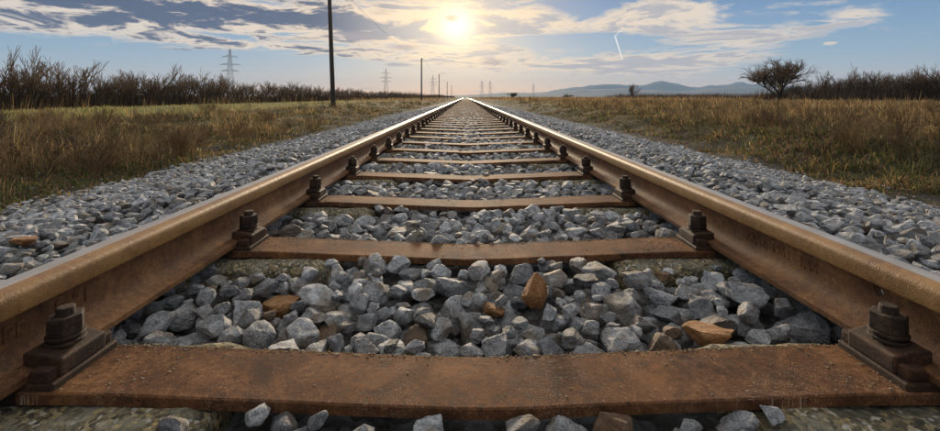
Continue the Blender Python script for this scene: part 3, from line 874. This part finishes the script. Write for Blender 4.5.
grass('dry_field_grass', 'dry brown grass field with green patches right of the ballast', [
    tufted(9500, 15, 2.2, 60, .02, 1.32, 3.0, 60, hr, P3, [.06, .50, .16, .28], [.16, .18, .38, .28], 55, .090, 1.25, 1.8, edge=R_edge),
    tufted(5200, 10, 6.0, 260, .02, 1.32, 6.0, 260, lambda x, y: hr(x, y) * 1.0, ['tan', 'brown', 'straw', 'green'], [.32, .44, .10, .14], [.42, .34, .16, .08], 56, .16, .40),
    tufted(1100, 8, 4.5, 60, .03, 1.32, 5.0, 40, lambda x, y: .15 + hr(x, y) * 1.2, ['tan', 'brown', 'straw'], [.4, .45, .15], [.45, .3, .25], 57, .05, .28, .75)])
grass('far_meadow_grass', 'distant brown grass line where the fields meet the sky', [
    tufted(6000, 6, 60, 600, -1.3, -.012, -600, -4, lambda x, y: np.where(x < -24, .9, .5) + 0 * y, ['tan', 'brown', 'straw'], [.4, .45, .15], [.45, .35, .2], 58, .5, .25),
    tufted(7000, 6, 60, 700, .008, 1.3, 4, 700, lambda x, y: .70 + 0 * x, ['tan', 'brown', 'straw'], [.4, .45, .15], [.45, .35, .2], 59, .5, .25)])

# ------------------------------------------------------------------ bare shrubs and trees
class Tubes:
    def __init__(s): s.V, s.F, s.n = [], [], 0
    def seg(s, a, b, ra, rb, k=3):
        d = b - a; L = np.linalg.norm(d)
        if L < 1e-5: return
        d = d / L; u = np.cross(d, (0, 0, 1) if abs(d[2]) < .9 else (1, 0, 0)); u /= np.linalg.norm(u); w = np.cross(d, u)
        an = np.arange(k) * 2 * np.pi / k
        ring = np.cos(an)[:, None] * u + np.sin(an)[:, None] * w
        s.V += [a + ring * ra, b + ring * rb]
        for j in range(k):
            q = (j + 1) % k; s.F += [(s.n + j, s.n + q, s.n + k + q), (s.n + j, s.n + k + q, s.n + k + j)]
        s.n += 2 * k
    def mesh(s, name): return mesh_np(name, np.concatenate(s.V), np.array(s.F), True)
def grow(tb, tw, p, d, L, rad, depth, r, spread, up, nseg=3, kids=(2, 4), rmin=.004, cut=.012):
    q = np.array(p, float); d = np.array(d, float)
    for i in range(nseg):
        d = d + r.normal(0, .14, 3) + np.array([0, 0, up * .12]); d /= np.linalg.norm(d)
        q2 = q + d * L / nseg; ra = rad * (1 - .30 * i / nseg); rb = rad * (1 - .30 * (i + 1) / nseg)
        (tb if rad > cut else tw).seg(q, q2, max(ra, rmin), max(rb, rmin), 5 if rad > .04 else 3)
        if depth > 0 and i >= (0 if depth < 3 else 1):
            for _ in range(r.integers(kids[0], kids[1] + 1) if i == nseg - 1 else r.integers(1, max(2, kids[1] - 1) + 1)):
                a = r.normal(0, 1, 3); a -= a @ d * d; a /= np.linalg.norm(a)
                dd = d * np.cos(spread) + a * np.sin(spread) * r.uniform(.7, 1.2); dd[2] += up * .25; dd /= np.linalg.norm(dd)
                grow(tb, tw, q2, dd, L * r.uniform(.55, .82), rad * r.uniform(.5, .68), depth - 1, r, spread, up, nseg, kids, rmin, cut)
        q = q2
def shrub_mesh(seed, h, stems, depth=3, spread=.5, up=.5, rmin=.006):
    r = np.random.default_rng(seed); tb, tw = Tubes(), Tubes()
    for _ in range(stems):
        a = r.uniform(0, 6.28); o = r.uniform(0, .25)
        d = np.array([np.cos(a) * .4, np.sin(a) * .4, 1.0]); d /= np.linalg.norm(d)
        grow(tb, tw, (np.cos(a) * o, np.sin(a) * o, -.1), d, h * r.uniform(.35, .55), .022, depth, r, spread, up, 2, (2, 3), rmin, .012)
    for m_ in (tb, tw):
        z = max((v[:, 2].max() for v in m_.V), default=1)
    zmax = max(v[:, 2].max() for v in tw.V)
    for m_ in (tb, tw): m_.V = [v * (h / zmax) for v in m_.V]
    a, b_ = tb.mesh('stems'), tw.mesh('twigs'); a.materials.append(M_BARK); b_.materials.append(M_TWIG)
    return a, b_
SHRUBS = [shrub_mesh(300 + k, 1.0, 6 + k % 3, 3, .42 + .05 * (k % 3), .55, .0025) for k in range(7)]
SHRUBS_DENSE = [shrub_mesh(330 + k, 1.0, 11, 3, .62, .25, .0028) for k in range(4)]
def place_shrub(name, label, cat, x, y, h, wid, pair, group=None, rz=0.0, parts=('stems', 'crown')):
    e = empty(name, (x, y, float(ground_z(x, y))), rz); e.scale = (wid, wid, h)
    obj(parts[0], pair[0], None, e); obj(parts[1], pair[1], None, e)
    return tag(e, label, cat, group)
rs = random.Random(5)
HEDGE = 'bare shrubs of the left hedge'
yy = 15.5; k = 0
hedge_n = 0; tall_n = 0
while yy < 130:
    for row in range(2):
        x = -20 - rs.uniform(-.6, 1.0) - row * 1.3
        tall = (k % 5 == 2) and row == 0
        h = rs.uniform(1.65, 2.35) * (1.22 if tall else 1.0)
        pair = SHRUBS[rs.randrange(7)] if (row == 0 or k % 2) else SHRUBS_DENSE[rs.randrange(4)]
        if pair in SHRUBS_DENSE: h *= .8
        y_ = yy + rs.uniform(-.4, .4)
        if tall:
            tall_n += 1; lab = '%s taller bare shrub rising above the left hedge line, counted from the left edge' % ORD[min(tall_n, 16) - 1]
        elif row == 0: lab = 'low leafless brown shrub in the front of the left hedge'
        else: lab = 'leafless brown shrub in the back row of the left hedge'
        place_shrub('hedge_shrub', lab, 'shrub', x, y_, h, h * rs.uniform(.85, 1.15), pair, HEDGE, rs.uniform(0, 6.28))
        hedge_n += 1
    yy += 1.05 + max(0, yy - 35) * .035; k += 1
place_shrub('fan_shaped_shrub', 'tall fan-shaped bare shrub near the left edge, highest in the hedge', 'shrub', -19.6, 19.2, 2.95, 2.5, shrub_mesh(371, 1.0, 9, 3, .38, .7, .0042), HEDGE)
place_shrub('slender_sapling', 'slender bare sapling beside the large pylon above the left hedge', 'sapling', -20.6, 35.6, 2.55, 1.7, shrub_mesh(372, 1.0, 3, 3, .35, .8, .0040))
def thicket(name, label, cx, n, xlo, xhi, y0, y1, h0, h1, seed):
    r = np.random.default_rng(seed)
    Y = np.exp(r.uniform(np.log(y0), np.log(y1), n)) if y0 > 0 else r.uniform(y0, y1, n)
    X = r.uniform(xlo, xhi, n)
    H = r.uniform(h0, h1, n) * (.55 + .9 * fbm(X * .4, Y * .4, seed)); W_ = (.010 + .00035 * np.hypot(X, Y)) * r.uniform(.6, 1.4, n)
    C = np.array([(.065, .042, .026), (.10, .066, .040), (.045, .032, .021), (.14, .092, .055)])[r.integers(0, 4, n)] * r.uniform(.7, 1.3, (n, 1))
    V, Fc, Cc = blades(X, Y, H, W_, C, .55, seed)
    me = mesh_np(name, V, Fc); col_attr(me, Cc); o = obj(name, me, M_GRASS)
    tag(o, label, 'thicket', kind='stuff')
thicket('bramble_thicket', 'dark tangle of brambles filling the bottom of the left hedge', 0, 26000, -22.5, -19.4, 14, 330, .45, 1.15, 61)
thicket('far_scrub', 'distant dark scrub line beside the track near the vanishing point', 0, 8000, -24, -17, 130, 700, 1.2, 2.6, 62)

def tree(name, label, cat, x, y, h, seed, spread=.62, up=.15, depth=4, L=.34, rad=.055, rmin=.0045, width=1.0, trunk=.16):
    r = np.random.default_rng(seed); tb, tw = Tubes(), Tubes()
    q = np.array([0, 0, trunk]); tb.seg(np.array([0, 0, -.04]), q, rad * 1.3, rad, 7)
    for k in range(6):
        a = k * 1.047 + r.uniform(-.3, .3); t_ = r.uniform(.15, .95)
        d = np.array([np.cos(a) * np.sin(t_), np.sin(a) * np.sin(t_), np.cos(t_)])
        grow(tb, tw, q - (0, 0, r.uniform(0, trunk * .5)), d, L * r.uniform(.75, 1.0), rad * .55, depth - 1, r, spread, up, 3, (2, 3), rmin, .009)
    zmax = max(v[:, 2].max() for v in tw.V)
    for m_ in (tb, tw): m_.V = [v * (1 / zmax) for v in m_.V]
    a, b_ = tb.mesh('trunk'), tw.mesh('crown'); a.materials.append(M_BARK); b_.materials.append(M_TWIG)
    e = empty(name, (x, y, float(ground_z(x, y)))); e.scale = (h * width, h * width, h)
    obj('trunk', a, None, e); obj('crown', b_, None, e)
    return tag(e, label, cat)
def at(u, d): return (u - 465.5) / F_PX * d + CAM[0]
tree('bare_tree', 'round-crowned leafless tree standing free on the right field', 'tree', at(779, 48), 48, 5.1, 86, .56, .12, 5, .27, .030, .0012, 1.40, .08)
tree('small_bare_tree', 'small round bare tree far off below the contrail', 'tree', at(632, 95), 95, 3.5, 82, .5, .35, 3, .36, .04, .006, .7)
tree('rusty_bush', 'low reddish-brown bush far off right of the vanishing point', 'bush', at(513, 230), 230, 3.0, 83, .7, .1, 3, .3, .05, .012, 1.8, .02)
tree('distant_bush', 'tiny dark bush on the horizon between the reddish bush and the hills', 'bush', at(568, 210), 210, 2.2, 84, .7, .1, 3, .3, .05, .012, 1.5, .02)
RH = 'bare shrubs of the right hedge'
k = 0
RLIST = sorted([(806, 47, 2.6, 1), (818, 45, 3.3, 0), (830, 44, 2.7, 1), (842, 44, 2.8, 1), (851, 43, 3.2, 1), (858, 42, 4.0, 0), (868, 42, 3.1, 1), (878, 41, 2.9, 1), (888, 41, 3.2, 0), (897, 40, 2.8, 1), (906, 40, 3.0, 1),
                        (914, 39, 3.5, 0), (922, 39, 3.2, 1), (932, 38, 3.5, 1), (941, 38, 3.6, 0), (952, 37, 3.2, 1), (796, 50, 2.2, 1), (784, 55, 1.8, 1), (860, 46, 2.8, 1), (905, 44, 3.0, 1), (930, 43, 3.1, 1), (835, 48, 2.6, 1)])
cnt = [0, 0]
for (u, d, h, kind) in RLIST:
    pair = (SHRUBS if kind == 0 else SHRUBS_DENSE)[k % (7 if kind == 0 else 4)]
    cnt[kind] += 1
    if (u, d) == (858, 42): lab = 'tallest bare shrub in the middle of the right hedge'
    elif u > 945: lab = 'dense bare shrub of the right hedge cut by the right edge'
    else: lab = ('%s open-topped shrub of the right hedge, counted from the free-standing tree' if kind == 0 else '%s dense dark shrub of the right hedge, counted from the free-standing tree') % ORD[cnt[kind] - 1]
    place_shrub('hedge_shrub', lab, 'shrub', at(u, d), d, h, h * (.75 if kind == 0 else 1.0), pair, RH, k * 1.3); k += 1
thicket('dark_thicket', 'dark undergrowth filling the bottom of the right hedge', 0, 9000, at(790, 46), at(1010, 40), 37, 52, .8, 2.2, 63)
thicket('scrub_band', 'low dark scrub band left of the free-standing tree', 0, 3500, at(700, 80), at(812, 80), 70, 92, .9, 1.5, 69)
thicket('low_thicket', 'low dark thicket on the far edge of the right field', 0, 4000, at(612, 120), at(712, 120), 108, 128, 1.0, 1.9, 64)

# ------------------------------------------------------------------ dead branching weeds on both verges
def weeds(name, label, n, xlo, xhi, umin, umax, seed, cols):
    r = np.random.default_rng(seed); protos = []
    for k in range(6):
        tb = Tubes()
        for _ in range(5):
            a = r.uniform(0, 6.28); d = np.array([np.cos(a) * .45, np.sin(a) * .45, 1.0]); d /= np.linalg.norm(d)
            grow(tb, tb, (0, 0, -.02), d, .42, .006, 2, r, .55, .35, 2, (2, 3), .0035, .0)
        V = np.concatenate(tb.V); V = V / V[:, 2].max(); protos.append((V, np.array(tb.F)))
    VV, FF, CC, m_ = [], [], [], 0
    x, y = scatter(n * 6, 3.2, 45, r, umin, umax); k = (x > xlo) & (x < xhi); x, y = x[k][:n], y[k][:n]
    k = fbm(x * .6, y * .6, seed) > .45; x, y = x[k], y[k]
    for px_, py_ in zip(x, y):
        V, Fc = protos[int(r.integers(0, 6))]; h = r.uniform(.16, .48); a = r.uniform(0, 6.28); c, s_ = np.cos(a), np.sin(a)
        W = V * h; W = np.stack([W[:, 0] * c - W[:, 1] * s_, W[:, 0] * s_ + W[:, 1] * c, W[:, 2]], -1) + (px_, py_, float(ground_z(px_, py_)))
        VV.append(W); FF.append(Fc + m_); m_ += len(V); CC.append(np.tile(np.array(cols[int(r.integers(0, len(cols)))]) * r.uniform(.7, 1.3), (len(V), 1)))
    me = mesh_np(name, np.concatenate(VV), np.concatenate(FF)); col_attr(me, np.concatenate(CC))
    tag(obj(name, me, M_GRASS), label, 'weeds', kind='stuff')
WC = [(.20, .12, .055), (.28, .18, .08), (.15, .095, .055), (.36, .25, .12)]
weeds('dead_weeds', 'reddish-brown dead weeds on the left verge', 420, -8.5, -3.3, -1.32, -.05, 91, WC)
weeds('dead_weeds', 'brown dead weeds standing in the right field', 420, 4.3, 20, .08, 1.32, 92, WC)

# ------------------------------------------------------------------ loose gravel at the toe of the ballast
def loose(n, seed):
    r = np.random.default_rng(seed); VV, FF, CC, m_ = [], [], [], 0
    for k in range(n):
        sx = -1 if r.random() < .5 else 1
        d = math.exp(r.uniform(math.log(1.6), math.log(16))); x = sx * (2.0 + abs(r.normal(0, .75)))
        if abs(x / d) > 1.3 or abs(x) > 4.6: continue
        rad = r.uniform(.007, .022) * (1.35 if r.random() < .12 else 1)
        V, Fc = SHAPES[1][int(r.integers(0, N_VAR))]
        z = max(float(ground_z(x, d)), float(target_top(np.array(x), np.array(d))) - .05 if abs(x) < 3.1 else -9)
        a = r.uniform(0, 3.14); c, s_ = math.cos(a), math.sin(a)
        W = V * (rad, rad * .8, rad * .65); W = np.stack([W[:, 0] * c - W[:, 1] * s_, W[:, 0] * s_ + W[:, 1] * c, W[:, 2]], -1) + (x, d, z + rad * .3)
        VV.append(W); FF.append(Fc + m_); m_ += len(V); CC.append(np.tile((r.random(), r.random() * 1.1, 0.0), (len(V), 1)))
    me = mesh_np('loose_gravel', np.concatenate(VV), np.concatenate(FF)); col_attr(me, np.concatenate(CC)); me.materials.append(M_STONE_J)
    tag(obj('loose_gravel', me), 'fine grey gravel scattered along both toes of the ballast', 'gravel', kind='stuff')
loose(9000, 77)
def grit(seed):
    # sand and crumbs caught on the tie bars and concrete of the nearest sleepers
    r = np.random.default_rng(seed); VV, FF, CC, m_ = [], [], [], 0
    for k in range(5):
        for _ in range(700 if k < 2 else 150):
            x = r.uniform(-.68, .68); side = r.random()
            if side < .75: y = SLEEP_Y[k] + TIE_W / 2 - abs(r.normal(0, .006))
            elif side < .85: y = SLEEP_Y[k] + r.uniform(-.5, .5) * TIE_W * .96
            else: x = math.copysign(r.uniform(.5, .66), x); y = SLEEP_Y[k] + r.uniform(-.5, .5) * TIE_W * .96
            z = TIE_TOP + tie_dip(abs(x)); rad = r.uniform(.0007, .0016) * (1.8 if r.random() < .03 else 1)
            V, Fc = SHAPES[1][int(r.integers(0, N_VAR))]
            VV.append(V * (rad * 1.4, rad * 1.2, rad * .55) + (x, y, z + rad * .25)); FF.append(Fc + m_); m_ += len(V)
            CC.append(np.tile(np.array([(.36, .26, .13), (.46, .38, .26), (.22, .15, .08), (.30, .20, .09)][int(r.integers(0, 4))]), (len(V), 1)))
    me = mesh_np('sand_grains', np.concatenate(VV), np.concatenate(FF)); col_attr(me, np.concatenate(CC))
    tag(obj('sand_grains', me, M_GRASS), 'yellowish sand grains lying on the nearest tie bars', 'sand', kind='stuff')
grit(78)

# ------------------------------------------------------------------ poles, wire, pylons
def pole(u, d, h, label, lean=0.0):
    e = empty('utility_pole', (at(u, d), d, float(ground_z(at(u, d), d)))); e.rotation_euler = (0, R(lean), 0)
    bm = bmesh.new(); bm_cyl(bm, 14, .135, .105, -.5, h); bm_bevel(bm, .01, 1, 60); obj('shaft', mesh_bm('shaft', bm, True), M_POLE, e)
    bm = bmesh.new(); bm_cyl(bm, 8, .012, .012, h - .35, h - .12, .17, 0); bm_box(bm, .09, .182, -.012, .012, h - .36, h - .335); obj('insulator_hook', mesh_bm('insulator_hook', bm), M_STEEL, e)
    bm = bmesh.new(); bm_cyl(bm, 10, .05, .035, h - .14, h - .02, .17, 0); bm_cyl(bm, 10, .03, .022, h - .02, h + .05, .17, 0); obj('insulator', mesh_bm('insulator', bm, True), M_STEEL, e)
    return tag(e, label, 'pole', 'utility poles along the track')
poles = [(333.3, 25, 7.4, 'nearest wooden utility pole, its top cut off by the upper edge', -2.0), (421.5, 76, 7.4, 'second wooden utility pole along the track, small before the sky', 0),
         (439, 125, 7.2, 'third wooden utility pole along the track, half as tall as the second', 0), (447.2, 180, 7.0, 'fourth wooden utility pole along the track, tiny near the vanishing point', 0),
         (451.6, 235, 7.0, 'farthest wooden utility pole, barely visible beside the vanishing point', 0)]
tops = []
for u, d, h, lab, ln in poles:
    pole(u, d, h, lab, ln); tops.append(np.array([at(u, d) + .17 + math.sin(R(ln)) * h, d, float(ground_z(at(u, d), d)) + h]))
back = tops[0] + (tops[0] - tops[1]) * np.array([.15, 1, 0])
def wire(a, b, sag, label):
    tb = Tubes(); P_ = [a + (b - a) * s + np.array([0, 0, -sag * 4 * s * (1 - s)]) for s in np.linspace(0, 1, 25)]
    for p, q in zip(P_, P_[1:]): tb.seg(p, q, .011, .011, 4)
    tag(obj('overhead_wire', tb.mesh('overhead_wire'), M_WIRE), label, 'wire', 'overhead wires')
wire(back, tops[0], .8, 'thin overhead wire running from the nearest pole back past the viewer')
wire(tops[0], tops[1], .8, 'thin overhead wire from the nearest pole to the second pole')
wire(tops[1], tops[2], .8, 'thin overhead wire from the second pole to the third pole')
wire(tops[2], tops[3], .8, 'thin overhead wire from the third pole to the fourth pole')

def pylon_mesh():
    legs, arms = Tubes(), Tubes()
    def half(z): return np.interp(z, [0, .45, 1.0], [.085, .045, .010])
    zs = [0, .12, .23, .33, .42, .50, .57, .64, .70, .76, .82, .88, .94, 1.0]
    cs = [(-1, -1), (1, -1), (1, 1), (-1, 1)]
    P_ = lambda c, z: np.array([c[0] * half(z), c[1] * half(z), z])
    for z0, z1 in zip(zs, zs[1:]):
        for i in range(4):
            c, d = cs[i], cs[(i + 1) % 4]
            legs.seg(P_(c, z0), P_(c, z1), .0032, .0032, 3)
            legs.seg(P_(c, z0), P_(d, z1), .0014, .0014, 3); legs.seg(P_(d, z0), P_(c, z1), .0014, .0014, 3); legs.seg(P_(c, z1), P_(d, z1), .0016, .0016, 3)
    for z, w in ((.55, .17), (.68, .20), (.84, .15)):
        for sx in (-1, 1):
            tip = np.array([sx * w, 0, z + .004])
            for sy in (-1, 1):
                arms.seg(np.array([sx * half(z), sy * half(z), z]), tip, .0045, .003, 3); arms.seg(np.array([sx * half(z), sy * half(z), z + .035]), tip, .0035, .003, 3)
            arms.seg(tip, tip - (0, 0, .035), .003, .003, 3)
    a, b_ = legs.mesh('tower'), arms.mesh('crossarms'); a.materials.append(M_STEEL); b_.materials.append(M_STEEL); return a, b_
PY = pylon_mesh()
for u, d, h, rz, lab in [(230, 316, 35.5, .1, 'largest lattice pylon, rising above the left hedge'), (386, 524, 35, .1, 'lattice pylon between the nearest and the second utility pole'),
                     (432.8, 690, 35, .2, 'lattice pylon between the second and the third utility pole'), (482, 893, 35, .3, 'left one of the two tiny pylons just right of the vanishing point'),
                     (490, 905, 35, .3, 'right one of the two tiny pylons just right of the vanishing point'), (533.5, 1085, 34, .3, 'farthest faint pylon before the low hills on the right')]:
    e = empty('lattice_pylon', (at(u, d), d, -.1), rz); e.scale = (h, h, h)
    obj('tower', PY[0], None, e); obj('crossarms', PY[1], None, e); tag(e, lab, 'pylon', 'lattice pylons')

# ------------------------------------------------------------------ hills on the horizon
def hills(name, d, pts, seed, amp):
    us = np.linspace(pts[0][0], pts[-1][0], 160)
    top = np.interp(us, *zip(*pts)); top = top + (fbm(us * .11, us * 0, seed, 5) - .5) * amp * np.clip(top / 6, 0, 1)
    X = (us - 465.5) / F_PX * d + CAM[0]; Zt = np.maximum(top, 0) / F_PX * d + .2
    rows = []
    for f, dy in ((0, -900), (.35, -500), (.75, -180), (1, 0), (.6, 500), (0, 1400)):
        rows.append(np.stack([X * (1 + dy / d * .3), np.full_like(X, d + dy) + (fbm(us * .08, us * 0 + f * 9, seed + 3) - .5) * 160, Zt * f - 2 * (f == 0)], -1))
    V = np.concatenate(rows); n = len(us); i = np.arange(len(V)).reshape(-1, n)
    Fq = np.stack([i[:-1, :-1], i[:-1, 1:], i[1:, 1:], i[1:, :-1]], -1).reshape(-1, 4)
    o = obj(name, mesh_np(name, V, Fq, True), M_HILL); tag(o, kind='structure')
hills('hills', 3200, [(395, 0), (430, 1.0), (463, 2.0), (500, 4), (540, 5), (575, 7.5), (600, 9), (640, 8), (665, 6), (690, 6.5), (715, 9), (745, 11), (765, 9), (800, 7), (850, 6), (920, 7), (1000, 5), (1100, 0)], 3, 3.5)
hills('mountains', 4700, [(520, 0), (560, 8), (590, 12), (620, 13), (640, 12), (650, 14), (661, 16.5), (672, 15), (690, 10), (715, 11.5), (742, 15), (770, 12), (820, 9), (900, 6), (960, 0)], 8, 2.5)

# ------------------------------------------------------------------ evening haze
bm = bmesh.new(); bm_box(bm, -5600, 5600, -300, 6300, -7, 240)
hz = obj('haze', mesh_bm('haze', bm)); tag(hz, kind='stuff')
m = bpy.data.materials.new('evening haze'); m.use_nodes = True; t = m.node_tree; t.nodes.clear()
o_ = nd(t, 'ShaderNodeOutputMaterial'); v = nd(t, 'ShaderNodeVolumePrincipled')
v.inputs['Color'].default_value = (.48, .70, 1.0, 1); v.inputs['Density'].default_value = 1.4e-4; v.inputs['Anisotropy'].default_value = 0.0
t.links.new(v.outputs[0], o_.inputs['Volume']); hz.data.materials.append(m)
